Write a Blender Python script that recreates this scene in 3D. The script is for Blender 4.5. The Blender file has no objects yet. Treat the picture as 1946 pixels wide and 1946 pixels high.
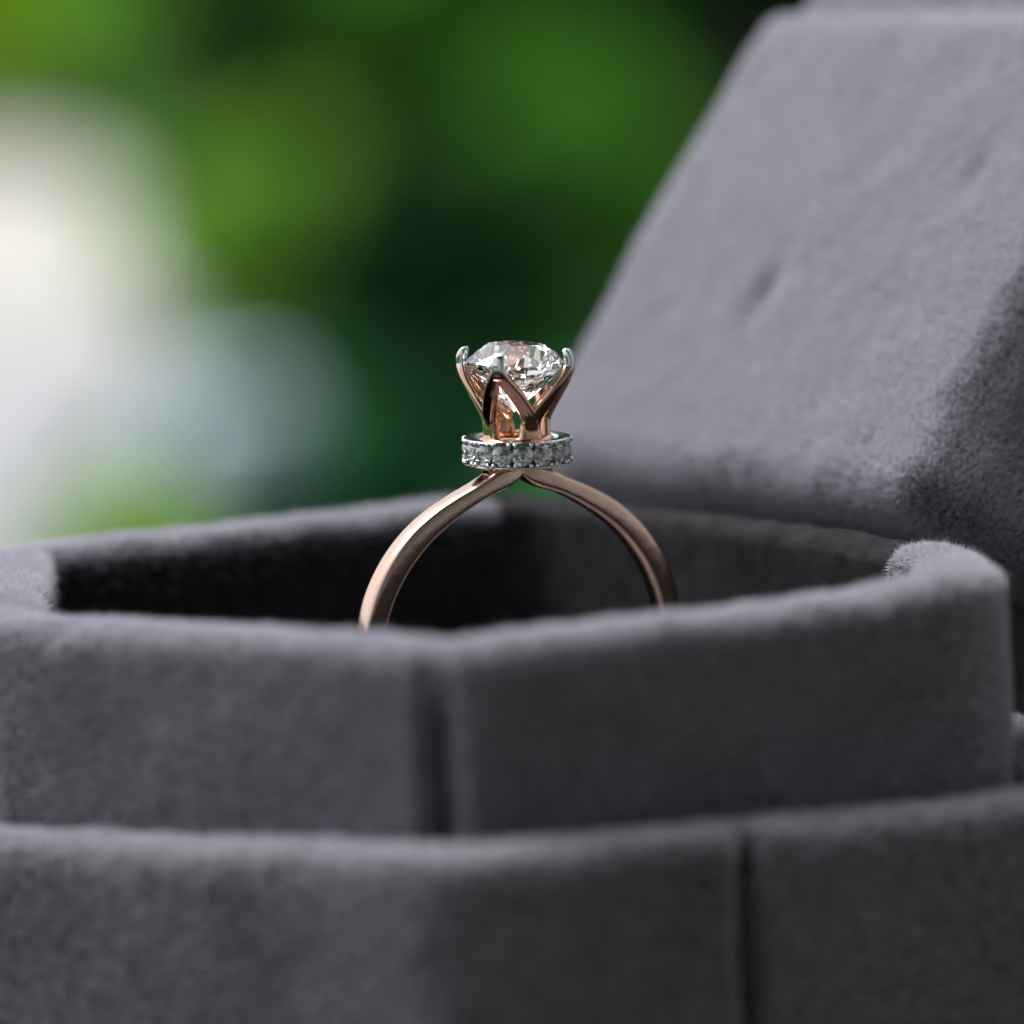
import bpy, bmesh, math, random
import numpy as np
from mathutils import Vector, Matrix

# ---------------------------------------------------------------- scene, camera, light
# 1 unit = 1 cm (scale_length 0.01); origin = centre of the ring
sc = bpy.context.scene
sc.unit_settings.system = 'METRIC'
sc.unit_settings.scale_length = 0.01
col = sc.collection
R = math.radians
rng = np.random.default_rng(7)
random.seed(7)

DIST = 30.0
ELEV, ROLL = 7.4, 2.75
cam_d = bpy.data.cameras.new('camera')
cam = bpy.data.objects.new('camera', cam_d)
col.objects.link(cam)
cam_d.sensor_width = 24.0
cam_d.lens = 24.0 * DIST / 6.2
cam_d.clip_start = 1.0
cam_d.clip_end = 20000.0
T = Vector((-0.048, 0, 0.855))
f = Vector((0, math.cos(R(ELEV)), -math.sin(R(ELEV))))
right = Vector((1, 0, 0))
up = right.cross(f)
rr, uu = math.cos(R(ROLL)) * right - math.sin(R(ROLL)) * up, math.cos(R(ROLL)) * up + math.sin(R(ROLL)) * right
m = Matrix((rr, uu, -f)).transposed().to_4x4()
m.translation = T - DIST * f
cam.matrix_world = m
sc.camera = cam
cam_d.dof.use_dof = True
cam_d.dof.focus_distance = DIST - 0.15
cam_d.dof.aperture_fstop = cam_d.lens * 1e-3 / 1.1      # a pupil 1.1 cm across
cam_d.dof.aperture_blades = 0

SUN_EL, SUN_ROT = 62.0, -60.0         # rotation measured from +Y (behind the box) towards -X
w = bpy.data.worlds.new("World")
sc.world = w
w.use_nodes = True
nt = w.node_tree
bg = nt.nodes['Background']
sky = nt.nodes.new('ShaderNodeTexSky')
sky.sky_type = 'NISHITA'
sky.sun_disc = False
sky.sun_elevation = R(SUN_EL)
sky.sun_rotation = R(SUN_ROT)
sky.air_density = 1.0
sky.dust_density = 3.0
hs = nt.nodes.new('ShaderNodeHueSaturation')              # overcast: the blue is mostly gone
hs.inputs['Saturation'].default_value = 0.35
nt.links.new(sky.outputs[0], hs.inputs['Color'])
nt.links.new(hs.outputs[0], bg.inputs[0])
bg.inputs[1].default_value = 0.05

sd = bpy.data.lights.new('sun', 'SUN')
sun = bpy.data.objects.new('sun', sd)
col.objects.link(sun)
sd.energy = 1.35
sd.angle = R(24)
sd.color = (1.0, 0.97, 0.92)
az = R(SUN_ROT)
sdir = Vector((math.sin(az) * math.cos(R(SUN_EL)), math.cos(az) * math.cos(R(SUN_EL)), math.sin(R(SUN_EL))))
sun.rotation_euler = sdir.to_track_quat('Z', 'Y').to_euler()

sc.view_settings.view_transform = 'Standard'
sc.view_settings.look = 'None'
sc.view_settings.gamma = 1.0
sc.view_settings.exposure = 2.15
cy = sc.cycles
cy.max_bounces = 20
cy.transmission_bounces = 20
cy.glossy_bounces = 10
cy.diffuse_bounces = 4
cy.transparent_max_bounces = 8
cy.caustics_reflective = True
cy.caustics_refractive = True
cy.blur_glossy = 0.3
cy.sample_clamp_indirect = 12.0

# ---------------------------------------------------------------- helpers
def link(name, me, mats, parent=None):
    o = bpy.data.objects.new(name, me)
    col.objects.link(o)
    for mt in (mats if isinstance(mats, (list, tuple)) else [mats]):
        if mt and mt.name not in [q.name for q in me.materials if q]:
            me.materials.append(mt)
    if parent:
        o.parent = parent
    return o

def tag(o, label=None, cat=None, group=None, kind=None):
    if label: o['label'] = label
    if cat: o['category'] = cat
    if group: o['group'] = group
    if kind: o['kind'] = kind
    return o

def empty(name, loc=(0, 0, 0)):
    o = bpy.data.objects.new(name, None)
    o.empty_display_size = 0.2
    o.location = loc
    col.objects.link(o)
    return o

def mesh_np(name, V, F, smooth=True):
    """V (n,3), F (m,k) with constant k"""
    V = np.ascontiguousarray(V, dtype=np.float32)
    F = np.ascontiguousarray(F, dtype=np.int32)
    me = bpy.data.meshes.new(name)
    k = F.shape[1]
    me.vertices.add(len(V)); me.vertices.foreach_set('co', V.ravel())
    me.loops.add(F.size); me.loops.foreach_set('vertex_index', F.ravel())
    me.polygons.add(len(F))
    me.polygons.foreach_set('loop_start', np.arange(0, F.size, k, dtype=np.int32))
    me.polygons.foreach_set('use_smooth', np.full(len(F), smooth, dtype=bool))
    me.update(calc_edges=True)
    me.validate()
    return me

def hash3(i, j, k, seed):
    h = (i * 374761393 + j * 668265263 + k * 2147483647 + seed * 1274126177) & 0xffffffff
    h = ((h ^ (h >> 13)) * 1274126177) & 0xffffffff
    return ((h ^ (h >> 16)) & 0xffff) / 65535.0

def vnoise(P, scale, seed=0):
    """vectorised value noise in -1..1"""
    Q = np.asarray(P, dtype=np.float64) * scale + 1000.0
    I = np.floor(Q).astype(np.int64); t = Q - I
    t = t * t * (3 - 2 * t)
    out = 0
    for a in (0, 1):
        for b in (0, 1):
            for c in (0, 1):
                wgt = (t[:, 0] if a else 1 - t[:, 0]) * (t[:, 1] if b else 1 - t[:, 1]) * (t[:, 2] if c else 1 - t[:, 2])
                out = out + wgt * hash3(I[:, 0] + a, I[:, 1] + b, I[:, 2] + c, seed)
    return out * 2 - 1

def grid_faces(n, mrows, closed=True):
    i = np.arange(n if closed else n - 1)
    j = np.arange(mrows - 1)
    I, J = np.meshgrid(i, j, indexing='ij')
    I2 = (I + 1) % n
    return np.stack([I * mrows + J, I2 * mrows + J, I2 * mrows + J + 1, I * mrows + J + 1], -1).reshape(-1, 4)

# ---------------------------------------------------------------- materials
def principled(name, color, rough=0.5, metal=0.0, **kw):
    mt = bpy.data.materials.new(name)
    mt.use_nodes = True
    b = mt.node_tree.nodes['Principled BSDF']
    b.inputs['Base Color'].default_value = (*color, 1)
    b.inputs['Roughness'].default_value = rough
    b.inputs['Metallic'].default_value = metal
    for k, v in kw.items():
        b.inputs[k].default_value = v
    return mt

def noise_color(mt, c1, c2, scale, detail=4.0, bump=0.0, bscale=None, lo=0.35, hi=0.65):
    n = mt.node_tree; b = n.nodes['Principled BSDF']
    tc = n.nodes.new('ShaderNodeTexCoord')
    nz = n.nodes.new('ShaderNodeTexNoise'); nz.inputs['Scale'].default_value = scale; nz.inputs['Detail'].default_value = detail
    cr = n.nodes.new('ShaderNodeValToRGB')
    cr.color_ramp.elements[0].position = lo; cr.color_ramp.elements[1].position = hi
    cr.color_ramp.elements[0].color = (*c1, 1); cr.color_ramp.elements[1].color = (*c2, 1)
    n.links.new(tc.outputs['Object'], nz.inputs['Vector'])
    n.links.new(nz.outputs['Fac'], cr.inputs[0]); n.links.new(cr.outputs[0], b.inputs['Base Color'])
    if bump:
        nb = n.nodes.new('ShaderNodeTexNoise'); nb.inputs['Scale'].default_value = bscale or scale * 4
        nb.inputs['Detail'].default_value = 6
        bp = n.nodes.new('ShaderNodeBump'); bp.inputs['Strength'].default_value = bump; bp.inputs['Distance'].default_value = 0.02
        n.links.new(tc.outputs['Object'], nb.inputs['Vector'])
        n.links.new(nb.outputs['Fac'], bp.inputs['Height']); n.links.new(bp.outputs[0], b.inputs['Normal'])
    return mt

VELVET = (0.505, 0.50, 0.57)
m_cloth = principled('velvet_backing', (0.11, 0.107, 0.12), 0.9)
m_cloth.node_tree.nodes['Principled BSDF'].inputs['Specular IOR Level'].default_value = 0.1
noise_color(m_cloth, (0.07, 0.07, 0.08), (0.10, 0.099, 0.112), 6.0, 6.0, 0.4, 60.0)

m_pile = bpy.data.materials.new('velvet_pile')
m_pile.use_nodes = True
n = m_pile.node_tree
for q in list(n.nodes):
    if q.type != 'OUTPUT_MATERIAL': n.nodes.remove(q)
pb = n.nodes.new('ShaderNodeBsdfPrincipled')
pb.inputs['Base Color'].default_value = (*VELVET, 1)
pb.inputs['Roughness'].default_value = 0.55
pb.inputs['Specular IOR Level'].default_value = 0.35
tl = n.nodes.new('ShaderNodeBsdfTranslucent'); tl.inputs[0].default_value = (*VELVET, 1)
mx = n.nodes.new('ShaderNodeMixShader'); mx.inputs[0].default_value = 0.4
n.links.new(pb.outputs[0], mx.inputs[1]); n.links.new(tl.outputs[0], mx.inputs[2])
n.links.new(mx.outputs[0], n.nodes['Material Output'].inputs[0])

m_shade = principled('painted_shade_cloth', (0.03, 0.029, 0.033), 0.95)  # near-black cloth: shade inside the box and under the lid put into colour
m_shade.node_tree.nodes['Principled BSDF'].inputs['Specular IOR Level'].default_value = 0.05
noise_color(m_shade, (0.014, 0.0135, 0.0155), (0.023, 0.022, 0.025), 6.0, 6.0, 0.4, 60.0)

def metal(name, c, rough, bump=0.0):
    mt = principled(name, c, rough, 1.0)
    if bump:
        n = mt.node_tree; b = n.nodes['Principled BSDF']
        tc = n.nodes.new('ShaderNodeTexCoord')
        nb = n.nodes.new('ShaderNodeTexNoise'); nb.inputs['Scale'].default_value = 14; nb.inputs['Detail'].default_value = 5
        bp = n.nodes.new('ShaderNodeBump'); bp.inputs['Strength'].default_value = bump; bp.inputs['Distance'].default_value = 0.01
        n.links.new(tc.outputs['Object'], nb.inputs['Vector'])
        n.links.new(nb.outputs['Fac'], bp.inputs['Height']); n.links.new(bp.outputs[0], b.inputs['Normal'])
        nr = n.nodes.new('ShaderNodeMapRange'); nr.inputs['To Min'].default_value = rough * 0.7; nr.inputs['To Max'].default_value = rough * 1.6
        n.links.new(nb.outputs['Fac'], nr.inputs['Value']); n.links.new(nr.outputs[0], b.inputs['Roughness'])
    return mt
m_rose = metal('rose_gold', (0.68, 0.48, 0.375), 0.16, 0.14)
m_rose2 = metal('polished_rose_gold', (0.70, 0.42, 0.29), 0.05, 0.10)
m_white = metal('white_gold', (0.72, 0.72, 0.74), 0.07, 0.05)

m_dia = principled('diamond', (1, 1, 1), 0.0)
m_dia.node_tree.nodes['Principled BSDF'].inputs['Transmission Weight'].default_value = 1
m_dia.node_tree.nodes['Principled BSDF'].inputs['IOR'].default_value = 2.417
m_acc = principled('small_diamond', (1, 1, 1), 0.0)
m_acc.node_tree.nodes['Principled BSDF'].inputs['Transmission Weight'].default_value = 1
m_acc.node_tree.nodes['Principled BSDF'].inputs['IOR'].default_value = 2.417

# ---------------------------------------------------------------- background place (all far out of focus)
GZ = -75.0
def leaf_mat(name, c, tr=0.45):
    mt = bpy.data.materials.new(name); mt.use_nodes = True
    n = mt.node_tree; b = n.nodes['Principled BSDF']
    b.inputs['Roughness'].default_value = 0.8; b.inputs['Specular IOR Level'].default_value = 0.08
    tc = n.nodes.new('ShaderNodeTexCoord')
    nz = n.nodes.new('ShaderNodeTexNoise'); nz.inputs['Scale'].default_value = 0.02; nz.inputs['Detail'].default_value = 3
    cr = n.nodes.new('ShaderNodeValToRGB')
    cr.color_ramp.elements[0].position = 0.3; cr.color_ramp.elements[1].position = 0.7
    cr.color_ramp.elements[0].color = (c[0] * .7, c[1] * .75, c[2] * .7, 1)
    cr.color_ramp.elements[1].color = (c[0] * 1.3, c[1] * 1.2, c[2] * 1.1, 1)
    t = n.nodes.new('ShaderNodeBsdfTranslucent')
    mx = n.nodes.new('ShaderNodeMixShader'); mx.inputs[0].default_value = tr
    n.links.new(tc.outputs['Object'], nz.inputs['Vector']); n.links.new(nz.outputs['Fac'], cr.inputs[0])
    n.links.new(cr.outputs[0], b.inputs['Base Color']); n.links.new(cr.outputs[0], t.inputs[0])
    n.links.new(b.outputs[0], mx.inputs[1]); n.links.new(t.outputs[0], mx.inputs[2])
    n.links.new(mx.outputs[0], n.nodes['Material Output'].inputs[0])
    return mt
LM = {
 'lime': leaf_mat('lime_leaf', (0.55, 0.80, 0.03), 0.5),
 'mid': leaf_mat('green_leaf', (0.30, 0.64, 0.09)),
 'fresh': leaf_mat('fresh_leaf', (0.20, 0.42, 0.055), 0.5),
 'deep': leaf_mat('deep_green_leaf', (0.09, 0.28, 0.035)),
 'dark': leaf_mat('dark_leaf', (0.016, 0.06, 0.02)),
 'teal': leaf_mat('bluish_dark_leaf', (0.012, 0.075, 0.03)),
}
m_bark = noise_color(principled('bark', (0.1, 0.07, 0.05), 0.9), (0.06, 0.045, 0.03), (0.14, 0.1, 0.07), 0.2)

def shrub(name, label, cat, x, y, h, rx, ry, mat, nleaf, leaf, z0=0.12, group=None):
    root = empty(name, (x, y, GZ)); tag(root, label, cat, group)
    # leaf clumps spread through the crown
    nc = max(10, nleaf // 90)
    u = rng.normal(size=(nc, 3)); u /= np.linalg.norm(u, axis=1)[:, None]
    rad = rng.uniform(0.35, 1.0, nc) ** 0.6
    cz0, cz1 = h * z0, h
    C = u * rad[:, None] * np.array([rx, ry, (cz1 - cz0) / 2]) + np.array([0, 0, (cz0 + cz1) / 2])
    C += rng.normal(size=C.shape) * min(rx, h) * 0.06
    idx = rng.integers(0, nc, nleaf)
    P = C[idx] + rng.normal(size=(nleaf, 3)) * min(rx, h) * 0.11
    P = P[P[:, 2] > 1.0]
    k = len(P)
    a = rng.normal(size=(k, 3)); a[:, 2] -= 0.3; a /= np.linalg.norm(a, axis=1)[:, None]
    b = np.cross(a, rng.normal(size=(k, 3))); b /= np.linalg.norm(b, axis=1)[:, None]
    nn = np.cross(a, b)
    L = leaf * rng.uniform(0.6, 1.3, k)[:, None]
    V = np.stack([P, P + a * L * .5 + b * L * .28 + nn * L * .08, P + a * L, P + a * L * .5 - b * L * .28 + nn * L * .08], 1).reshape(-1, 3)
    F = np.arange(k * 4).reshape(-1, 4)
    me = mesh_np('foliage', V, F, False)
    link('foliage', me, LM[mat], root)
    # stems
    VV, FF = [], []
    ns = 5
    for s in range(ns):
        tgt = C[rng.integers(0, nc)]
        pts = [np.array([rng.normal() * rx * .05, rng.normal() * ry * .05, -3.0])]
        for q in (.35, .7, 1.0):
            pts.append(tgt * q + rng.normal(size=3) * rx * .04)
        r0 = max(1.0, h * .018)
        base = len(VV)
        for i, p in enumerate(pts):
            for j in range(6):
                t = j / 6 * 2 * math.pi
                r = r0 * (1 - i / 4.5)
                VV.append(p + np.array([math.cos(t) * r, math.sin(t) * r, 0]))
        for i in range(3):
            for j in range(6):
                FF.append([base + i * 6 + j, base + i * 6 + (j + 1) % 6, base + (i + 1) * 6 + (j + 1) % 6, base + (i + 1) * 6 + j])
    link('stem', mesh_np('stem', np.array(VV), np.array(FF)), m_bark, root)
    return root

m_lawn = noise_color(principled('lawn', (0.03, 0.07, 0.02), 0.9), (0.006, 0.045, 0.016), (0.018, 0.08, 0.014), 0.012, 6.0)
m_lawn.node_tree.nodes['Principled BSDF'].inputs['Specular IOR Level'].default_value = 0.05
gv = np.array([[-9000, -6000, GZ], [9000, -6000, GZ], [9000, 15000, GZ], [-9000, 15000, GZ]])
tag(link('lawn', mesh_np('lawn', gv, np.array([[0, 1, 2, 3]]), False), m_lawn), kind='structure')

# pale paving: a curved-edged patio on the left
m_pave = noise_color(principled('pale_paving', (0.8, 0.78, 0.74), 0.7), (0.29, 0.285, 0.275), (0.36, 0.345, 0.315), 0.01)
def px_ground(px, py, z=GZ):
    d = f * DIST + rr * ((px - 973) * 6.2 / 1946) - uu * ((py - 973) * 6.2 / 1946)
    c = cam.matrix_world.translation
    t = (z - c.z) / d.z
    p = c + d * t
    return (p.x, p.y)
def slab_ground(name, pts, mat, rise):
    bm = bmesh.new()
    vs = [bm.verts.new((*px_ground(*q), GZ + rise)) for q in pts]
    fc = bm.faces.new(vs)
    ex = bmesh.ops.extrude_face_region(bm, geom=[fc])
    for v in [e for e in ex['geom'] if isinstance(e, bmesh.types.BMVert)]: v.co.z = GZ - 5
    bmesh.ops.recalc_face_normals(bm, faces=bm.faces)
    me = bpy.data.meshes.new(name); bm.to_mesh(me); bm.free()
    tag(link(name, me, mat), kind='structure')
m_stone = noise_color(principled('blue_grey_paving', (0.22, 0.225, 0.24), 0.7), (0.19, 0.195, 0.21), (0.25, 0.255, 0.27), 0.02)
slab_ground('patio', [(-1600, 640), (-1600, 255), (-500, 245), (-100, 250), (30, 275), (130, 320), (235, 385), (305, 465), (330, 560), (345, 640)], m_pave, 3.0)
slab_ground('path', [(-1600, 1500), (-1600, 641), (321, 641), (320, 690), (310, 740), (280, 800), (240, 840), (190, 890), (110, 940), (60, 1020), (10, 1120), (-40, 1500)], m_stone, 2.6)

def gpos(px, py):
    return px_ground(px, py)
# ---- shrubs and hedges, as they stand beyond the table
def S(name, label, cat, px, dist, h, rx, ry, mat, nl, leaf, **k):
    x = (px - 973) * 6.2 / 1946 / DIST * dist
    return shrub(name, label, cat, x, dist - 29.6, h, rx, ry, mat, nl, leaf, **k)
S('lime_shrub', 'bright yellow-green blurred shrub at the left edge above the white patch', 'shrub', 80, 1500, 120, 70, 40, 'lime', 5000, 9)
S('garden_shrub', 'mid green blurred shrub at the top left, right of the yellow-green one', 'shrub', 370, 1300, 160, 50, 40, 'mid', 5000, 9)
S('garden_shrub', 'grass-green blurred shrub bordering the right side of the white patch', 'shrub', 520, 850, 33, 20, 20, 'fresh', 4000, 7)
S('dark_shrub', 'nearly black green blurred shrub filling the gap left of top centre', 'shrub', 650, 1000, 140, 30, 20, 'dark', 4000, 8)
S('dark_shrub', 'dark green blurred shrub behind the ring head', 'shrub', 860, 760, 36, 20, 20, 'dark', 3500, 6)
S('hedge_shrub', 'large deep green blurred shrub above the diamond', 'shrub', 880, 1000, 150, 42, 34, 'deep', 6000, 8)
S('hedge_shrub', 'large deep green blurred shrub next to the slanted lid edge', 'shrub', 1180, 960, 140, 40, 34, 'deep', 6000, 8)
S('hedge_shrub', 'deep green blurred shrub just behind the ring head, touching the lid edge', 'shrub', 1140, 800, 46, 20, 22, 'deep', 4000, 7)
S('dark_shrub', 'blackish green blurred shrub at the top by the lid corner', 'shrub', 1440, 900, 150, 20, 30, 'dark', 4000, 8)
S('hedge_shrub', 'deep green shrub standing hidden behind the open lid', 'shrub', 1750, 950, 150, 50, 36, 'deep', 5000, 8)
S('low_plant', 'bright green blurred low plant just above the left back rim', 'plant', 255, 545, 10, 5.5, 5, 'lime', 1500, 3.5)
S('low_plant', 'bluish dark green blurred low plant below the pale blue spot', 'plant', 560, 560, 12, 14, 8, 'teal', 2500, 4)
S('low_plant', 'dark green blurred low plant left of the ring shoulder', 'plant', 800, 580, 16, 12, 8, 'teal', 2500, 4)
# far line of trees closing the garden
for i, px in enumerate(range(-700, 2700, 260)):
    x = (px - 973) * 6.2 / 1946 / DIST * 1700
    o = shrub('garden_tree', 'far blurred green tree in the row closing the garden beyond the shrubs', 'tree', x, 1670 + 60 * (i % 3), 420 + 60 * (i % 2), 75, 60,
              ['mid', 'deep', 'deep', 'dark'][i % 4], 3500, 18, group='far trees closing the garden')
# added unseen walls, behind and to the right, and a ceiling, blocking sky light
m_blocker = noise_color(principled('blocker_grey', (0.3, 0.28, 0.26), 0.85), (0.31, 0.306, 0.31), (0.38, 0.376, 0.38), 0.03, 6, 0.2, 0.5)
def box_mesh(name, x0, x1, y0, y1, z0, z1):
    V = [(x, y, z) for x in (x0, x1) for y in (y0, y1) for z in (z0, z1)]
    F = [(0, 1, 3, 2), (4, 6, 7, 5), (0, 4, 5, 1), (2, 3, 7, 6), (0, 2, 6, 4), (1, 5, 7, 3)]
    return mesh_np(name, np.array(V), np.array(F), False)
tag(link('sky_blocker_wall', box_mesh('sky_blocker_wall', -90, 130, -170, -150, GZ - 1, 175), m_blocker), kind='structure')
tag(link('sky_blocker_wall', box_mesh('sky_blocker_wall', 110, 130, -149.7, 130, GZ - 1, 175), m_blocker), kind='structure')
tag(link('sky_blocker_ceiling', box_mesh('sky_blocker_ceiling', -90, 140, -172, -20, 175.3, 190), m_blocker), kind='structure')
# a pale blue ceramic pot
m_pot = noise_color(principled('pale_blue_glaze', (0.42, 0.50, 0.56), 0.25), (0.56, 0.68, 0.78), (0.66, 0.76, 0.84), 0.2)
def lathe(profile, seg=48):
    P = np.array(profile, dtype=float)
    t = np.arange(seg) / seg * 2 * math.pi
    V = np.stack([np.outer(np.cos(t), P[:, 0]), np.outer(np.sin(t), P[:, 0]), np.tile(P[:, 1], (seg, 1))], -1).reshape(-1, 3)
    return V, grid_faces(seg, len(P))
pp = [(0.01, 0.2), (4.8, 0.2), (5.4, .6), (7.2, 4), (8.0, 8), (7.6, 12), (6.6, 14), (6.9, 15), (6.7, 15.3), (6.0, 15.0), (6.0, 13.0), (0.01, 12.8)]
xp, yp = (430 - 973) * 6.2 / 1946 / DIST * 590, 560
V, F = lathe([(a_ * 1.08, b_ * 1.08) for a_, b_ in pp])
pot = link('plant_pot', mesh_np('plant_pot', V, F), m_pot)
pot.location = (xp, yp, GZ + 3)
tag(pot, 'pale blue-grey rounded pot blurred into a soft disc beside the white patch', 'pot')

# ---------------------------------------------------------------- table the box stands on
BZ = -3.3
m_wood = noise_color(principled('dark_wood', (0.08, 0.05, 0.035), 0.45), (0.05, 0.03, 0.02), (0.12, 0.075, 0.05), 1.2, 8, 0.3, 12)
table = empty('round_table', (0, -1, GZ))
tag(table, 'small round dark wooden table under the velvet box', 'table')
V, F = lathe([(0.01, BZ - 2.2 - GZ), (15, BZ - 2.2 - GZ), (16.5, BZ - 1.8 - GZ), (17, BZ - 1.0 - GZ), (16.8, BZ - .2 - GZ), (16.5, BZ - GZ), (0.01, BZ - GZ)], 96)
link('tabletop', mesh_np('tabletop', V, F), m_wood, table)
V, F = lathe([(0.01, 0), (14, 0), (14, 1.5), (5, 3.5), (2.5, 8), (2.2, 60), (4, 66), (8, BZ - 2.2 - GZ), (0.01, BZ - 2.2 - GZ)], 48)
link('pedestal', mesh_np('pedestal', V, F), m_wood, table)

# ---------------------------------------------------------------- velvet box
box = empty('ring_box', (-0.26, 0.1, BZ))
tag(box, 'grey velvet ring box standing open around the ring, its lid tilted back', 'ring box')
BOXO = np.array([-0.26, 0.1, BZ])

def plan_loop(C, rad, n=900):
    """rounded polygon through the corners C (clockwise or ccw), uniformly sampled; returns pts, outward normals, side index, arc fraction on side"""
    C = np.array(C, dtype=float); k = len(C)
    area = 0.5 * sum(C[i][0] * C[(i + 1) % k][1] - C[(i + 1) % k][0] * C[i][1] for i in range(k))
    if area < 0: C = C[::-1]
    dense = []
    for i in range(k):
        p0, p1, p2 = C[i - 1], C[i], C[(i + 1) % k]
        a = (p0 - p1) / np.linalg.norm(p0 - p1); b = (p2 - p1) / np.linalg.norm(p2 - p1)
        ang = math.acos(np.clip(a @ b, -1, 1)); d = (rad if np.isscalar(rad) else 0) / math.tan(ang / 2)
        if not np.isscalar(rad): d = rad[i] / math.tan(ang / 2)
        s, e = p1 + a * d, p1 + b * d
        for t in np.linspace(0, 1, 14):
            dense.append((1 - t) ** 2 * s + 2 * t * (1 - t) * (p1 * .9 + (s + e) * .05) + t ** 2 * e)
    D = np.array(dense); D = np.vstack([D, D[:1]])
    seg = np.linalg.norm(np.diff(D, axis=0), axis=1); cum = np.concatenate([[0], np.cumsum(seg)])
    u = np.arange(n) / n * cum[-1]
    P = np.stack([np.interp(u, cum, D[:, 0]), np.interp(u, cum, D[:, 1])], -1)
    Tn = np.roll(P, -2, 0) - np.roll(P, 2, 0); Tn /= np.linalg.norm(Tn, axis=1)[:, None]
    N = np.stack([Tn[:, 1], -Tn[:, 0]], -1)
    return P, N

def dist_to(P, q):
    return np.linalg.norm(P - np.array(q)[None], axis=1)

def wall(name, corners, half, z_of, z_bot, z_in, rad, grooves, parent, seed, wob=0.012, n=900, shade_mask=None):
    P, N = plan_loop(corners, rad, n)
    top = z_of(P)                                       # rim height along the loop
    prof = []                                           # (offset, mode, value)
    for t in np.linspace(1, 0, 36)[:-1]: prof.append((half, 'z', t))      # outer face, bottom->top
    for a in np.linspace(0, math.pi, 17): prof.append((half * math.copysign(abs(math.cos(a)) ** .8, math.cos(a)), 'r', half * .62 * math.sin(a)))
    for t in np.linspace(0, 1, 20)[1:]: prof.append((-half, 'i', t))
    M = len(prof)
    V = np.zeros((n, M, 3)); W = np.zeros((n, M))
    for j, (o, md, v) in enumerate(prof):
        tb = top - half * .62
        if md == 'z': z = tb * (1 - v) + z_bot * v
        elif md == 'r': z = tb + v
        else: z = tb * (1 - v) + z_in * v
        oo = np.full(n, o)
        for (q, wd, dp) in grooves:
            g = np.exp(-(dist_to(P, q) / wd) ** 4)
            depth_w = 1.0 if md == 'z' else (max(0.0, math.cos(math.acos(np.clip(o / half, -1, 1)))) if md == 'r' else 0)
            fade = depth_w * (0.35 if md == 'r' else 1.0)
            if md == 'z': fade *= np.clip((1.0 * (top - half - z) / 0.22), 0.35, 1.0)
            oo = oo - g * dp * fade
            if md == 'r': z = z - g * 0.014
        V[:, j, 0] = P[:, 0] + N[:, 0] * oo
        V[:, j, 1] = P[:, 1] + N[:, 1] * oo
        V[:, j, 2] = z
    V = V.reshape(-1, 3)
    Nn = np.repeat(np.concatenate([N, np.zeros((n, 1))], 1), M, 0)
    d = vnoise(V, 1.6, seed) * wob * 1.3 + vnoise(V, 5.0, seed + 1) * wob * .6 + vnoise(V, 13.0, seed + 2) * wob * .25
    V += Nn * d[:, None]
    V[:, 2] += vnoise(V, 3.5, seed + 5) * wob * .8 + vnoise(V, 9, seed + 6) * wob * 1.1
    F = grid_faces(n, M)
    me = mesh_np(name, V - BOXO, F)
    o = link(name, me, [m_cloth, m_shade] if shade_mask else m_cloth, parent)
    if shade_mask:
        mk = shade_mask(V[F].mean(1), F % M)
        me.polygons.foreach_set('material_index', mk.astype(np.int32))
    return o, V, F

def pile(V, F, parent, count, length, width, seed, dens=None, nap=(0.15, 0, 0.25), lay=0.45, comb=1.0, off=BOXO):
    """velvet fibres: one thin tapering blade each, rooted on the cloth"""
    r = np.random.default_rng(seed)
    A, B_, C_, D_ = V[F[:, 0]], V[F[:, 1]], V[F[:, 2]], V[F[:, 3]]
    nf = np.cross(C_ - A, D_ - B_); ar = np.linalg.norm(nf, axis=1) / 2 + 1e-12
    nf = nf / (2 * ar)[:, None]
    cen = (A + B_ + C_ + D_) / 4
    wgt = ar.copy()
    if dens is not None: wgt *= dens(cen, nf)
    total = wgt.sum()
    idx = r.choice(len(F), size=count, p=wgt / total)
    s, t = r.random(count)[:, None], r.random(count)[:, None]
    P = (A[idx] * (1 - s) + B_[idx] * s) * (1 - t) + (D_[idx] * (1 - s) + C_[idx] * s) * t
    # smooth normals
    vn = np.zeros_like(V)
    for k in range(4): np.add.at(vn, F[:, k], nf * ar[:, None])
    vn /= (np.linalg.norm(vn, axis=1)[:, None] + 1e-12)
    NN = (vn[F[idx, 0]] * (1 - s) + vn[F[idx, 1]] * s) * (1 - t) + (vn[F[idx, 3]] * (1 - s) + vn[F[idx, 2]] * s) * t
    # combing: patches of pile lean together
    comb_v = np.stack([vnoise(P, 1.1, seed + 11) + .7 * vnoise(P, 3.7, seed + 12) + .4 * vnoise(P, 9.0, seed + 17),
                       vnoise(P, 1.1, seed + 13) + .7 * vnoise(P, 3.7, seed + 14) + .4 * vnoise(P, 9.0, seed + 18),
                       vnoise(P, 1.1, seed + 15) + .7 * vnoise(P, 3.7, seed + 16) + .4 * vnoise(P, 9.0, seed + 19)], -1) * 0.6 * comb
    d = NN + comb_v + np.array(nap) + r.normal(size=(count, 3)) * lay
    bad = (d * NN).sum(1) < 0.25
    d[bad] += NN[bad] * 0.8
    d /= np.linalg.norm(d, axis=1)[:, None]
    side = np.cross(d, r.normal(size=(count, 3))); side /= np.linalg.norm(side, axis=1)[:, None]
    L = length * r.uniform(0.55, 1.25, count)[:, None]
    W = width * r.uniform(0.6, 1.3, count)[:, None] * .5
    P0 = P - NN * 0.004
    TV = np.stack([P0 - side * W, P0 + side * W, P0 + d * L], 1).reshape(-1, 3)
    me = mesh_np('velvet_pile', TV - off, np.arange(count * 3).reshape(-1, 3), False)
    o = link('velvet_pile', me, m_pile, parent)
    tag(o, kind='stuff')
    return o

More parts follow.
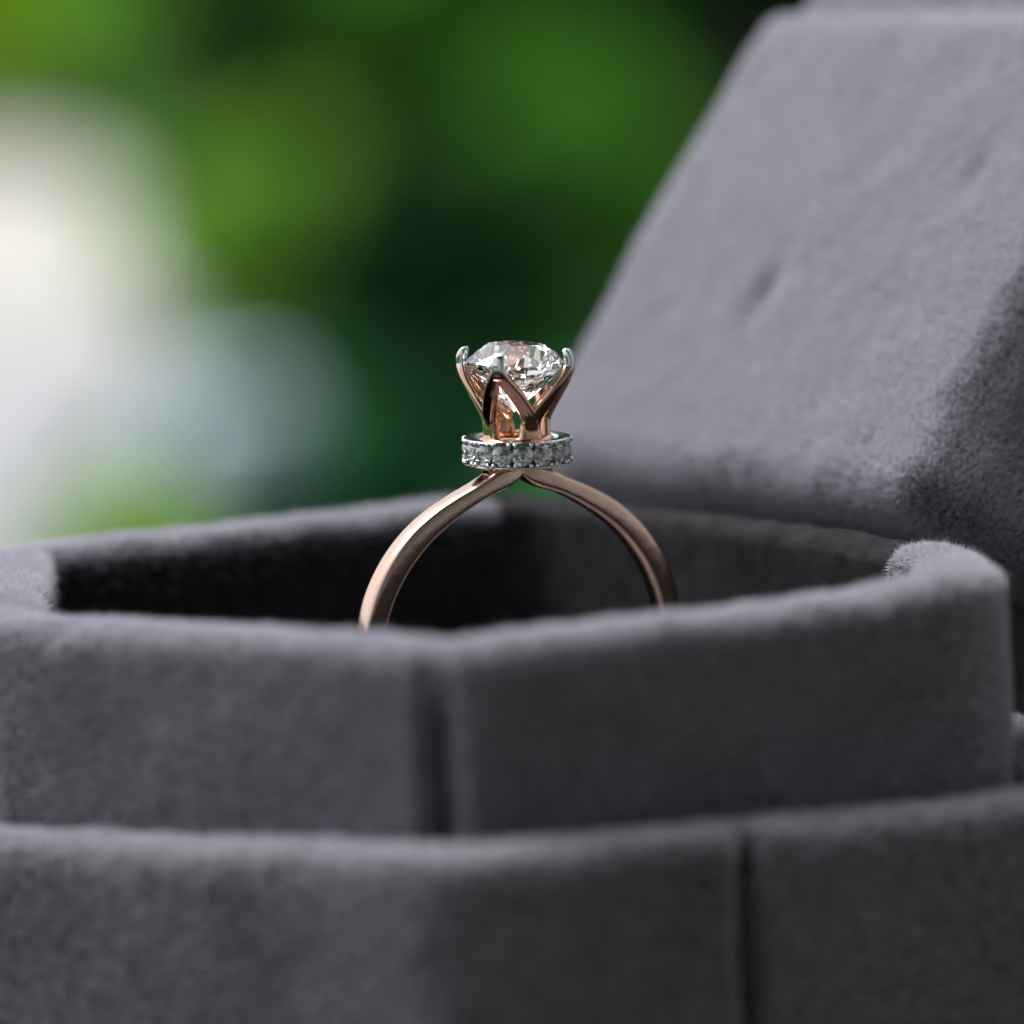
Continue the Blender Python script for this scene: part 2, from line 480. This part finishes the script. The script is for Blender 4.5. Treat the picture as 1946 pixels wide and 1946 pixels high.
# inner collar: a hexagon with one corner to the front
def hexa(h, cx=-0.141, cy=0.0, yaw=-0.079):
    return [(cx + h * math.sin(R(a) + yaw), cy - h * math.cos(R(a) + yaw)) for a in (0, 60, 120, 180, 240, 300)]   # F R1 R2 B L2 L1
NC = [(-0.40, -3.23), (2.54, -1.95), (2.54, -0.33), (0.05, 3.02), (-3.17, 1.45), (-3.00, -1.50)]
OC = [(-0.41, -3.75), (3.04, -2.24), (3.06, -0.15), (0.10, 3.70), (-3.68, 1.70), (-3.50, -1.79)]
def zn(P): return np.full(len(P), 0.585) - 0.012 * np.exp(-dist_to(P, NC[0]) ** 2 / .12) + 0.07 * np.exp(-dist_to(P, NC[1]) ** 2 / .3) - 0.05 * np.exp(-dist_to(P, NC[2]) ** 2 / .4)
def zo(P):
    return -0.57 + 0.09 * np.exp(-(dist_to(P, OC[0]) / 2.0) ** 2)
# groove points: front-left face just beside the corner, front-right face of the outer wall
def along(a, b, t): return (a[0] + (b[0] - a[0]) * t, a[1] + (b[1] - a[1]) * t)
def seg_side(c):
    """1 along the hinge side of the collar"""
    a, b = np.array(NC[3]), np.array(NC[2]); d = b - a; L = np.linalg.norm(d); d = d / L
    t = (c[:, :2] - a) @ d / L; q = np.abs((c[:, :2] - a) @ np.array([-d[1], d[0]]))
    return (t > -0.03) & (t < 0.93) & (q < 0.35)
def inside(c):
    o_ = np.array(NC)
    res = np.full(len(c), 9.0); A2 = o_; cen2 = o_.mean(0)
    for i in range(6):
        a, b = o_[i], o_[(i + 1) % 6]; d = (b - a) / np.linalg.norm(b - a); nn = np.array([d[1], -d[0]])
        if (cen2 - a) @ nn < 0: nn = -nn
        res = np.minimum(res, (c[:, :2] - a) @ nn)
    return res                                            # >0 towards the inside
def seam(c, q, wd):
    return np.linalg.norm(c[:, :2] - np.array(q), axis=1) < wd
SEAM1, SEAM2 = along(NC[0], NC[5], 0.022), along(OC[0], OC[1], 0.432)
def shade_mask(c, jj):  # where shade is painted: front seam, inner walls, hinge-side rim
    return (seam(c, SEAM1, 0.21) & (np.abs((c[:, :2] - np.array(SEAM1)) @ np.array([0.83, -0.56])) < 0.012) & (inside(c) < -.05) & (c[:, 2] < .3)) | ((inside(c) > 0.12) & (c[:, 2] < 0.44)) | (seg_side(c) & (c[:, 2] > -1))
collar, V, F = wall('collar', NC, 0.19, zn, -2.9, -0.9, [.26, .26, .26, .7, .26, .26], [(along(NC[0], NC[5], 0.022), 0.072, 0.13)], box, 21, shade_mask=shade_mask)
front = lambda c, nn: np.where((nn[:, 1] < 0.35) & (c[:, 1] < 0.8) & (c[:, 2] > -1.25), 1.0, 0.0)
def dens_collar(c, nn):
    corner = 2.0 * ((c[:, 0] > 2.2) | (c[:, 0] < -2.6)) * (c[:, 2] > .1)
    vis = (c[:, 2] > -1.2) * 1.0
    back = (c[:, 1] > 1.2) & (nn[:, 1] > 0.3)
    foc = (np.abs(c[:, 1] + 0.1) < 0.9) & (c[:, 2] > .1) & (np.abs(c[:, 0]) > 2.0)
    q = vis * np.where(back, 0.25, 1.0) * (1 + 1.6 * foc)
    return q * np.where(shade_mask(c, None), np.where((c[:, 2] > 0.38) & ~seg_side(c), 0.3, 0.0), 1.0)
def dens_stray(c, nn):
    return (c[:, 2] > 0.25) * np.where(seg_side(c), 0.0, 1.0) * (1 + 5.0 * ((np.abs(c[:, 1] + 0.1) < 0.9) & (np.abs(c[:, 0]) > 2.0)))
pile(V, F, collar, 14000, 0.075, 0.0042, 37, dens_stray, nap=(0, 0, 0.1), lay=0.7, comb=.5)
pile(V, F, collar, 520000, 0.042, 0.0055, 31, dens_collar, nap=(0, 0, -0.1), comb=.7)
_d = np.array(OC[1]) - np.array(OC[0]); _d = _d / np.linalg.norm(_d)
def shade_mask_o(c, jj):  # shadow in the outer seam groove, painted dark and left without pile
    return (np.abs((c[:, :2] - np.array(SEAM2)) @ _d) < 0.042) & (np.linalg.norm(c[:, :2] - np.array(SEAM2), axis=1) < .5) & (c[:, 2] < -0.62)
outer, V, F = wall('outer_wall', OC, 0.17, zo, BZ, -1.6, 0.42, [(along(OC[0], OC[1], 0.432), 0.085, 0.24)], box, 41, shade_mask=shade_mask_o)
def dens_outer(c, nn):
    return ((c[:, 1] < 0.6) & (c[:, 2] > -2.6)) * np.where(nn[:, 1] > 0.4, 0.3, 1.0) * np.where(shade_mask_o(c, None), 0.0, 1.0)
pile(V, F, outer, 260000, 0.055, 0.0085, 51, dens_outer, nap=(0, 0, -0.1), comb=.7)

# ledge cloth between the collar and the outer wall, and a bottom plate
P1, N1 = plan_loop(OC, .42, 400)
cen = P1.mean(0)
V = np.concatenate([np.concatenate([P1, zo(P1)[:, None] - 0.10], 1), np.array([[cen[0], cen[1], -1.2]])])
F = np.array([[i, (i + 1) % 400, 400] for i in range(400)])
P2, _ = plan_loop(NC, .3, 400)
V2 = np.stack([np.concatenate([P1, zo(P1)[:, None] - 0.10], 1), np.concatenate([P1 * .86 + cen * .14, zo(P1)[:, None] - 0.12], 1)], 1).reshape(-1, 3)
link('ledge', mesh_np('ledge', V2 - BOXO, grid_faces(400, 2)), m_cloth, box)

PF, _ = plan_loop(hexa(3.1), .3, 120)
V = np.concatenate([np.concatenate([PF, np.full((120, 1), -1.3)], 1), [[-0.14, 0, -1.3]]])
me = bpy.data.meshes.new('floor_lining')
me.from_pydata([tuple(v) for v in (V - BOXO)], [], [(i, (i + 1) % 120, 120) for i in range(120)])
link('floor_lining', me, m_cloth, box)
# cushion halves holding the ring in a slot
YAW = R(27)
ax = np.array([math.cos(YAW), math.sin(YAW)])           # in the ring plane
ay = np.array([-math.sin(YAW), math.cos(YAW)])
def cushion(sgn):
    n1, n2 = 60, 30
    V = []
    for i in range(n1):
        for j in range(n2):
            a = -1.9 + 3.8 * i / (n1 - 1)
            b = j / (n2 - 1)
            v = 0.10 + 1.5 * b
            edge = min(1, (1.9 - abs(a)) / .25, b / .12, (1 - b) / .15)
            z = -0.95 + 0.28 * math.sqrt(max(0, 1 - (1 - max(0, edge)) ** 2)) - (0.8 if edge <= 0 else 0)
            p = ax * a + ay * v * sgn
            V.append((p[0] - 0.15, p[1] + 0.0, z))
    V = np.array(V)
    F = grid_faces(n1, n2, False)
    if sgn > 0: pass
    else: F = F[:, ::-1]
    o = link('cushion', mesh_np('cushion', V - BOXO, F), m_cloth, box)
    pile(V, F if True else F, o, 30000, 0.05, 0.008, 61 + int(sgn), None, nap=(0, 0, 0.1))
    return o
cushion(1); cushion(-1)

# lid: hinged on the back right side, leaning 40 degrees outwards
e_ = np.array([0.595, -0.804, 0.0]); n_ = np.array([0.804, 0.595, 0.0])
A_ = R(40)
u_ = n_ * math.sin(A_) + np.array([0, 0, math.cos(A_)])
k_ = np.cross(e_, u_)
if k_[1] > 0: k_ = -k_                                   # face normal, towards the camera
LP = np.array([0.053, 3.023, 0.65]) + n_ * 0.15
def slab(s0, s1, t0, t1, d0, d1, r, nseg, corner_r, seed, wob, dimples=()):
    """rounded slab in lid coordinates (s along hinge, t up the lid, d in front of the plane)"""
    cs = [(s0, t0), (s1, t0), (s1, t1), (s0, t1)]
    P, N = plan_loop(cs, corner_r, nseg)
    ctr = np.array([(s0 + s1) / 2, (t0 + t1) / 2])
    rows = []
    rows.append((P, -0.0, d0, None))
    prof = []
    for q in np.linspace(0, 1, 26): prof.append((0.0, d0 + (d1 - r - d0) * q, 0))
    for a in np.linspace(0, math.pi / 2, 12)[1:]: prof.append((-r + r * math.cos(a), d1 - r + r * math.sin(a), 0))
    for q in np.linspace(0, 1, 60)[1:]: prof.append((-r, d1, q))
    M = len(prof); V = np.zeros((nseg, M, 3))
    for j, (o, d, q) in enumerate(prof):
        Q = P + N * o
        if q > 0: Q = Q * (1 - q) + ctr * q
        V[:, j, 0:2] = Q; V[:, j, 2] = d
    V = V.reshape(-1, 3)
    dd = vnoise(V, 0.9, seed) * wob * 1.5 + vnoise(V, 2.6, seed + 1) * wob * .8 + vnoise(V, 7.0, seed + 2) * wob * .35
    V[:, 2] += dd
    V[:, 0:2] += (np.stack([vnoise(V, 2.0, seed + 3), vnoise(V, 2.0, seed + 4)], -1)) * wob
    for (ds, dt, rs, rt, dep) in dimples:
        V[:, 2] -= dep * np.exp(-((V[:, 0] - ds) / rs) ** 2 - ((V[:, 1] - dt) / rt) ** 2) * (V[:, 2] > d1 - .3)
    V[:, 0] -= np.clip(V[:, 2] - d1 + r * .5, -9, 0) * np.clip((V[:, 0] - (s0 + s1) / 2) / 1.0, 0, 1) * 0.55
    Wd = LP + V[:, 0:1] * e_ + V[:, 1:2] * u_ + V[:, 2:3] * k_
    return Wd, grid_faces(nseg, M)
lid = empty('lid', (0, 0, 0)); lid.parent = box
def fix_normals(V, F, dirv):
    nf = np.cross(V[F[:, 2]] - V[F[:, 0]], V[F[:, 3]] - V[F[:, 1]])
    return F if (nf @ dirv).sum() > 0 else F[:, ::-1].copy()
V, F = slab(-0.58, 3.60, 0.16, 3.98, -2.2, 0.0, 0.28, 900, [.55, .3, .18, .18], 71, 0.015,
            [(1.15, 1.62, .12, .26, .08), (2.55, 2.60, .10, .22, .05)])
F = fix_normals(V, F, k_)
liner = link('lid_liner', mesh_np('lid_liner', V - BOXO, F), m_cloth, lid)
def dens_lid(c, nn):
    return np.where((nn @ k_) > 0.3, 1.0, np.where(nn @ e_ > 0.2, 0.9, 0.5))
pile(V, F, liner, 950000, 0.048, 0.0052, 81, dens_lid, nap=tuple(0.35 * (0.6 * e_ + u_)), comb=.7, lay=.36)
V, F = slab(-0.50, 3.48, 0.45, 4.9, -2.8, -0.22, 0.20, 700, 0.30, 91, 0.02)
F = fix_normals(V, F, k_)
shell = link('lid_shell', mesh_np('lid_shell', V - BOXO, F), m_cloth, lid)
def dens_shell(c, nn):
    t = (c - LP) @ u_; s = (c - LP) @ e_
    return np.where((t > 3.8) | (s > 4.6) | (s < -.2) | (t < .3), 1.0, 0.0)
pile(V, F, shell, 180000, 0.055, 0.0085, 95, dens_shell, nap=(0, 0, 0))

V, F = slab(-0.40, 3.42, -0.95, 4.0, -2.9, -0.80, 0.20, 500, 0.30, 97, 0.02)
F = fix_normals(V, F, k_)
link('lid_back', mesh_np('lid_back', V - BOXO, F), m_cloth, lid)

# ---------------------------------------------------------------- the ring
ring = empty('diamond_ring', (0, 0, 0))
tag(ring, 'rose gold ring with a round diamond in a petal setting, upright in the grey box', 'ring')
PX = 6.2 / 1946                                           # cm per photo pixel in the focal plane
th_k = np.radians([0, 3, 6, 9, 12, 16, 20, 27, 36, 50, 80, 120, 180])
ro_k = np.array([353, 354, 354, 350, 343, 337.5, 335, 334, 336, 339, 343, 345, 345]) * PX
ri_k = np.array([336, 322, 315, 311.5, 309.5, 307, 304, 299.5, 298, 298, 302, 306, 307]) * PX
hw_k = np.array([24, 26, 27, 27, 27.5, 28, 28, 28, 28, 28, 28, 29, 32]) * PX     # half width across the band
def smooth_interp(x, xk, yk):
    xs = np.linspace(0, math.pi, 721); ys = np.interp(xs, xk, yk)
    ker = np.hanning(15); ker /= ker.sum()
    ye = np.concatenate([ys[7:0:-1], ys, ys[-2:-9:-1]])
    return np.interp(x, xs, np.convolve(ye, ker, 'valid'))
NS = 720
ang = np.arange(NS) / NS * 2 * math.pi
tt = np.abs(((ang + math.pi) % (2 * math.pi)) - math.pi)
ro = smooth_interp(tt, th_k, ro_k); hw = smooth_interp(tt, th_k, hw_k)
ri = np.interp(tt, th_k, ri_k)
# the shoulders: a sharp cusp under the head
ri = np.where(tt < R(1.2), ri, smooth_interp(tt, th_k, ri_k))
sec = []
K = 72
for i in range(K):
    a = i / K * 2 * math.pi
    ca, sa = math.cos(a), math.sin(a)
    pw = 0.30
    x = math.copysign(abs(ca) ** pw, ca); y = math.copysign(abs(sa) ** pw, sa)
    sec.append((x, y))
sec = np.array(sec)
V = np.zeros((NS, K, 3))
for j, (x, y) in enumerate(sec):
    dome = 0.10 * (1 - x * x) if y > 0 else 0.06 * (1 - x * x)
    yy = y
    r_ = (ro + ri) / 2 + (ro - ri) / 2 * yy + (dome * (ro - ri) * (1 if y > 0 else -1) * abs(y))
    V[:, j, 0] = r_ * np.sin(ang); V[:, j, 2] = r_ * np.cos(ang); V[:, j, 1] = x * hw * (1 - 0.06 * max(0, y))
V = V.reshape(-1, 3)
me = mesh_np('shank', V, grid_faces(NS, K).tolist() and np.vstack([grid_faces(NS, K), np.stack([np.arange(NS) * K + K - 1, ((np.arange(NS) + 1) % NS) * K + K - 1, ((np.arange(NS) + 1) % NS) * K, np.arange(NS) * K], -1)]))
bm = bmesh.new(); bm.from_mesh(me); bmesh.ops.recalc_face_normals(bm, faces=bm.faces); bm.to_mesh(me); bm.free()
for p_ in me.polygons: p_.use_smooth = True
link('shank', me, m_rose, ring)

# --- sweep with rectangular rounded section, for the petals
def sweep(bm, pts, wid, thk, nrm, steps=40):
    pts = np.array(pts, float); k = len(pts)
    tk = np.linspace(0, 1, k); ts = np.linspace(0, 1, steps)
    # Catmull-Rom
    def cr(A):
        A = np.array(A, float); out = []
        for t in ts:
            x = t * (k - 1); i = min(int(x), k - 2); q = x - i
            p0, p1, p2, p3 = A[max(i - 1, 0)], A[i], A[i + 1], A[min(i + 2, k - 1)]
            out.append(.5 * ((2 * p1) + (-p0 + p2) * q + (2 * p0 - 5 * p1 + 4 * p2 - p3) * q * q + (-p0 + 3 * p1 - 3 * p2 + p3) * q ** 3))
        return np.array(out)
    P, W, H, N = cr(pts), cr(wid), cr(thk), cr(nrm)
    Tn = np.gradient(P, axis=0); Tn /= np.linalg.norm(Tn, axis=1)[:, None]
    rings = []
    KS = 16
    for i in range(steps):
        b = np.cross(Tn[i], N[i]); b /= np.linalg.norm(b)
        nn = np.cross(b, Tn[i])
        vs = []
        for j in range(KS):
            a = j / KS * 2 * math.pi
            x = math.copysign(abs(math.cos(a)) ** .6, math.cos(a)); y = math.copysign(abs(math.sin(a)) ** .6, math.sin(a))
            vs.append(bm.verts.new(P[i] + b * x * W[i] / 2 + nn * y * H[i] / 2))
        rings.append(vs)
    for i in range(steps - 1):
        for j in range(KS):
            bm.faces.new((rings[i][j], rings[i][(j + 1) % KS], rings[i + 1][(j + 1) % KS], rings[i + 1][j]))
    bm.faces.new(rings[0][::-1]); bm.faces.new(rings[-1])

def cyl(azd, r, z):
    a = R(azd)
    return np.array([r * PX * math.sin(a), -r * PX * math.cos(a), z * PX])
def remeshed(bm, name, voxel, smooth_it=2):
    bmesh.ops.recalc_face_normals(bm, faces=bm.faces)
    me = bpy.data.meshes.new(name); bm.to_mesh(me); bm.free()
    o = bpy.data.objects.new('tmp', me); col.objects.link(o)
    md = o.modifiers.new('r', 'REMESH'); md.mode = 'VOXEL'; md.voxel_size = voxel; md.use_smooth_shade = True
    ms = o.modifiers.new('s', 'SMOOTH'); ms.factor = 0.5; ms.iterations = smooth_it
    dg = bpy.context.evaluated_depsgraph_get()
    m2 = bpy.data.meshes.new_from_object(o.evaluated_get(dg))
    bpy.data.objects.remove(o)
    m2.name = name
    for p_ in m2.polygons: p_.use_smooth = True
    return m2
def radial(azd, tilt=0.0):
    a = R(azd); v = np.array([math.sin(a), -math.cos(a), tilt]); return v / np.linalg.norm(v)

# petal at azimuth 0 (towards -Y of the ring), spanning -45..45
bm = bmesh.new()
for s in (-1, 1):
    path = [cyl(45 * s, 54, 402), cyl(44.5 * s, 55, 425), cyl(42 * s, 60, 446), cyl(29.5 * s, 69, 470), cyl(17.5 * s, 82, 494), cyl(8 * s, 96, 518), cyl(2.5 * s, 105, 538), cyl(0, 108, 550)]
    sweep(bm, path, [.165, .135, .105, .098, .098, .090, .078, .062], [.070, .064, .060, .058, .056, .058, .060, .062],
          [radial(45 * s), radial(44.5 * s, .1), radial(42 * s, -.3), radial(33 * s, -.5), radial(21 * s, -.5), radial(9 * s, -.4), radial(2 * s, -.3), radial(0, -.2)], 60)
sweep(bm, [cyl(0, 104, 530), cyl(0, 107, 545), cyl(0, 107.5, 556), cyl(0, 105, 565), cyl(0, 100, 571), cyl(0, 94.5, 571.5)],
      [.078, .084, .086, .084, .074, .044], [.060, .060, .060, .058, .050, .034],
      [radial(0, -.2), radial(0, 0), radial(0, .2), radial(0, .8), radial(0, 2), radial(0, 5)], 40)
petal_me = remeshed(bm, 'petal', 0.0038, 3)
# rose gold, plated prong ends; the pale fade paints whitish reflections near the tip
m_petal = metal('plated_glint_rose_gold', (0.70, 0.42, 0.29), 0.05, 0.10)
n = m_petal.node_tree
tc = n.nodes.new('ShaderNodeTexCoord'); sp = n.nodes.new('ShaderNodeSeparateXYZ')
nz = n.nodes.new('ShaderNodeTexNoise'); nz.inputs['Scale'].default_value = 18
ad = n.nodes.new('ShaderNodeMath'); ad.operation = 'MULTIPLY_ADD'; ad.inputs[1].default_value = 0.05
mr = n.nodes.new('ShaderNodeMapRange'); mr.inputs['From Min'].default_value = 533 * PX + .025; mr.inputs['From Max'].default_value = 549 * PX + .025
mc = n.nodes.new('ShaderNodeMix'); mc.data_type = 'RGBA'
mc.inputs['A'].default_value = (0.70, 0.42, 0.29, 1); mc.inputs['B'].default_value = (0.72, 0.71, 0.72, 1)
n.links.new(tc.outputs['Object'], sp.inputs[0]); n.links.new(tc.outputs['Object'], nz.inputs['Vector'])
n.links.new(nz.outputs['Fac'], ad.inputs[0]); n.links.new(sp.outputs['Z'], ad.inputs[2])
n.links.new(ad.outputs[0], mr.inputs['Value']); n.links.new(mr.outputs[0], mc.inputs['Factor'])
n.links.new(mc.outputs['Result'], n.nodes['Principled BSDF'].inputs['Base Color'])
for i in range(4):
    a = R(-45 + 90 * i)
    o = link('petal_prong', petal_me, m_petal, ring); o.rotation_euler = (0, 0, a)
    if i == 2: o.location = (0, 0, -0.02)
# gallery cup under the petals
V, F = lathe([(50 * PX, 396 * PX), (66 * PX, 396 * PX), (73 * PX, 400 * PX), (74 * PX, 404 * PX), (68 * PX, 408 * PX), (60 * PX, 413 * PX), (52 * PX, 411 * PX), (47 * PX, 404 * PX), (50 * PX, 396 * PX)], 96)
link('gallery', mesh_np('gallery', V, F[:, ::-1].copy()), m_rose2, ring)

# --- round brilliant
def brilliant(dia, crown_deg=34.5, pav_deg=40.8, table=0.57, gth=0.03, lower=0.77):
    tc, tp = math.tan(R(crown_deg)), math.tan(R(pav_deg))
    g = gth / 2
    V = []; Fc = []
    def v(r, azd, z): V.append((r * math.cos(R(azd)), r * math.sin(R(azd)), z)); return len(V) - 1
    rt = table / 2
    tb = [v(rt, 45 * k, g + (0.5 - rt) * tc) for k in range(8)]
    rm = 0.405; mid = [v(rm, 45 * k + 22.5, g + (0.5 - rm * math.cos(R(22.5))) * tc) for k in range(8)]
    gt = [v(0.5, 22.5 * k, g) for k in range(16)]
    gb = [v(0.5, 22.5 * k, -g) for k in range(16)]
    rp = 0.5 * (1 - lower) / math.cos(R(22.5)) * .98
    pm_ = [v(rp, 45 * k + 22.5, -g - (0.5 - rp * math.cos(R(22.5))) * tp) for k in range(8)]
    cu = v(0, 0, -g - 0.5 * tp)
    Fc.append(tb)
    for k in range(8):
        k1 = (k + 1) % 8
        Fc.append([tb[k], mid[k], tb[k1]])
        Fc.append([tb[k], mid[k - 1], gt[2 * k], mid[k]])
        Fc.append([mid[k], gt[2 * k], gt[2 * k + 1]])
        Fc.append([mid[k], gt[2 * k + 1], gt[(2 * k + 2) % 16]])
        Fc.append([cu, pm_[k], gb[2 * k], pm_[k - 1]])
        Fc.append([pm_[k], gb[2 * k + 1], gb[2 * k]])
        Fc.append([pm_[k], gb[(2 * k + 2) % 16], gb[2 * k + 1]])
    for k in range(16): Fc.append([gt[k], gb[k], gb[(k + 1) % 16], gt[(k + 1) % 16]])
    bm = bmesh.new()
    vs = [bm.verts.new(Vector(p) * dia) for p in V]
    for q in Fc: bm.faces.new([vs[i] for i in q])
    bmesh.ops.recalc_face_normals(bm, faces=bm.faces)
    me = bpy.data.meshes.new('brilliant'); bm.to_mesh(me); bm.free()
    return me
stone = link('center_stone', brilliant(192 * PX, crown_deg=39, pav_deg=43.2, table=0.54), m_dia, ring)
stone.location = (0, 0, 547 * PX)
stone.rotation_euler = (R(1.0), R(2.5), R(9))

# --- halo band with fifteen small stones
HR, HZ, HH = 101.0, 383.0, 24.5                          # radius, height, half height (photo px)
ht = 2.6
prof = [(HR + 2.0, HZ - HH + ht), (HR + 2.2, HZ - HH + 1.5), (HR + .5, HZ - HH - .5), (HR - 6, HZ - HH - 1.0), (HR - 22, HZ - HH), (HR - 24, HZ - HH + 3),
        (HR - 24, HZ + HH - 3), (HR - 22, HZ + HH), (HR - 6, HZ + HH + 1.0), (HR + .5, HZ + HH + .5), (HR + 2.2, HZ + HH - 1.5), (HR + 2.0, HZ + HH - ht),
        (HR - 5, HZ + HH - ht - .5), (HR - 14, HZ + HH - 10), (HR - 19, HZ), (HR - 14, HZ - HH + 10), (HR - 5, HZ - HH + ht + .5), (HR + 2.0, HZ - HH + ht)]
V, F = lathe([(a * PX, b * PX) for a, b in prof], 180)
me = mesh_np('halo_band', V, F[:, ::-1].copy(), True)
m_recess = metal('shaded_white_gold', (0.28, 0.28, 0.29), 0.2)  # shade behind the small stones, put into a greyer channel metal
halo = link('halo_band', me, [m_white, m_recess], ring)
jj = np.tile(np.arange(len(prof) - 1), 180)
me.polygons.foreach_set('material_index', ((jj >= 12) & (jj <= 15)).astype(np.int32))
md = halo.modifiers.new('edge', 'EDGE_SPLIT'); md.split_angle = R(40)
acc_me = brilliant(41.5 * PX, crown_deg=33, pav_deg=41.0, table=0.50)
bm = bmesh.new(); bmesh.ops.create_icosphere(bm, subdivisions=2, radius=4.4 * PX)
bead_me = bpy.data.meshes.new('bead'); bm.to_mesh(bead_me); bm.free()
for p_ in bead_me.polygons: p_.use_smooth = True
NSTN = 15
for i in range(NSTN):
    a = i / NSTN * 360 + 3.0
    ra = R(a)
    out = Vector((math.sin(ra), -math.cos(ra), 0))
    o = link('accent_stone', acc_me, m_acc, halo)
    q = out.to_track_quat('Z', 'Y')
    o.rotation_mode = 'QUATERNION'
    q = Matrix.Rotation(R(random.uniform(-7, 7)), 3, 'X').to_quaternion() @ Matrix.Rotation(R(random.uniform(-6, 6)), 3, 'Z').to_quaternion() @ q
    o.rotation_quaternion = q @ Matrix.Rotation(R(random.uniform(0, 45)), 3, 'Z').to_quaternion()
    o.location = out * (HR - 4.0) * PX + Vector((0, 0, HZ * PX))
    b_ = a + 12.0
    rb = R(b_)
    for db in (-3.3, 3.3):
        for dz in (-1, 1):
            rc = R(b_ + db)
            bd = link('bead', bead_me, m_white, halo)
            bd.location = (math.sin(rc) * (HR + 1.0) * PX, -math.cos(rc) * (HR + 1.0) * PX, (HZ + dz * (HH - 4.6)) * PX)
            bd.scale = (1, 1, 1.25)
# two little struts joining the shank to the halo
for sg in (-1, 1):
    bm = bmesh.new()
    sweep(bm, [np.array([sg * 62, 0, 342]) * PX, np.array([sg * 66, 0, 352]) * PX, np.array([sg * 60, 0, 362]) * PX], [.10, .09, .09], [.05, .04, .04], [np.array([1, 0, 0])] * 3, 12)
    link('strut', remeshed(bm, 'strut', 0.006, 2), m_rose2, ring)

ring.matrix_world = Matrix.Translation((-0.036, 0, 0.016)) @ Matrix.Rotation(R(.8), 4, 'X') @ Matrix.Rotation(R(1.75), 4, 'Y') @ Matrix.Rotation(YAW, 4, 'Z')
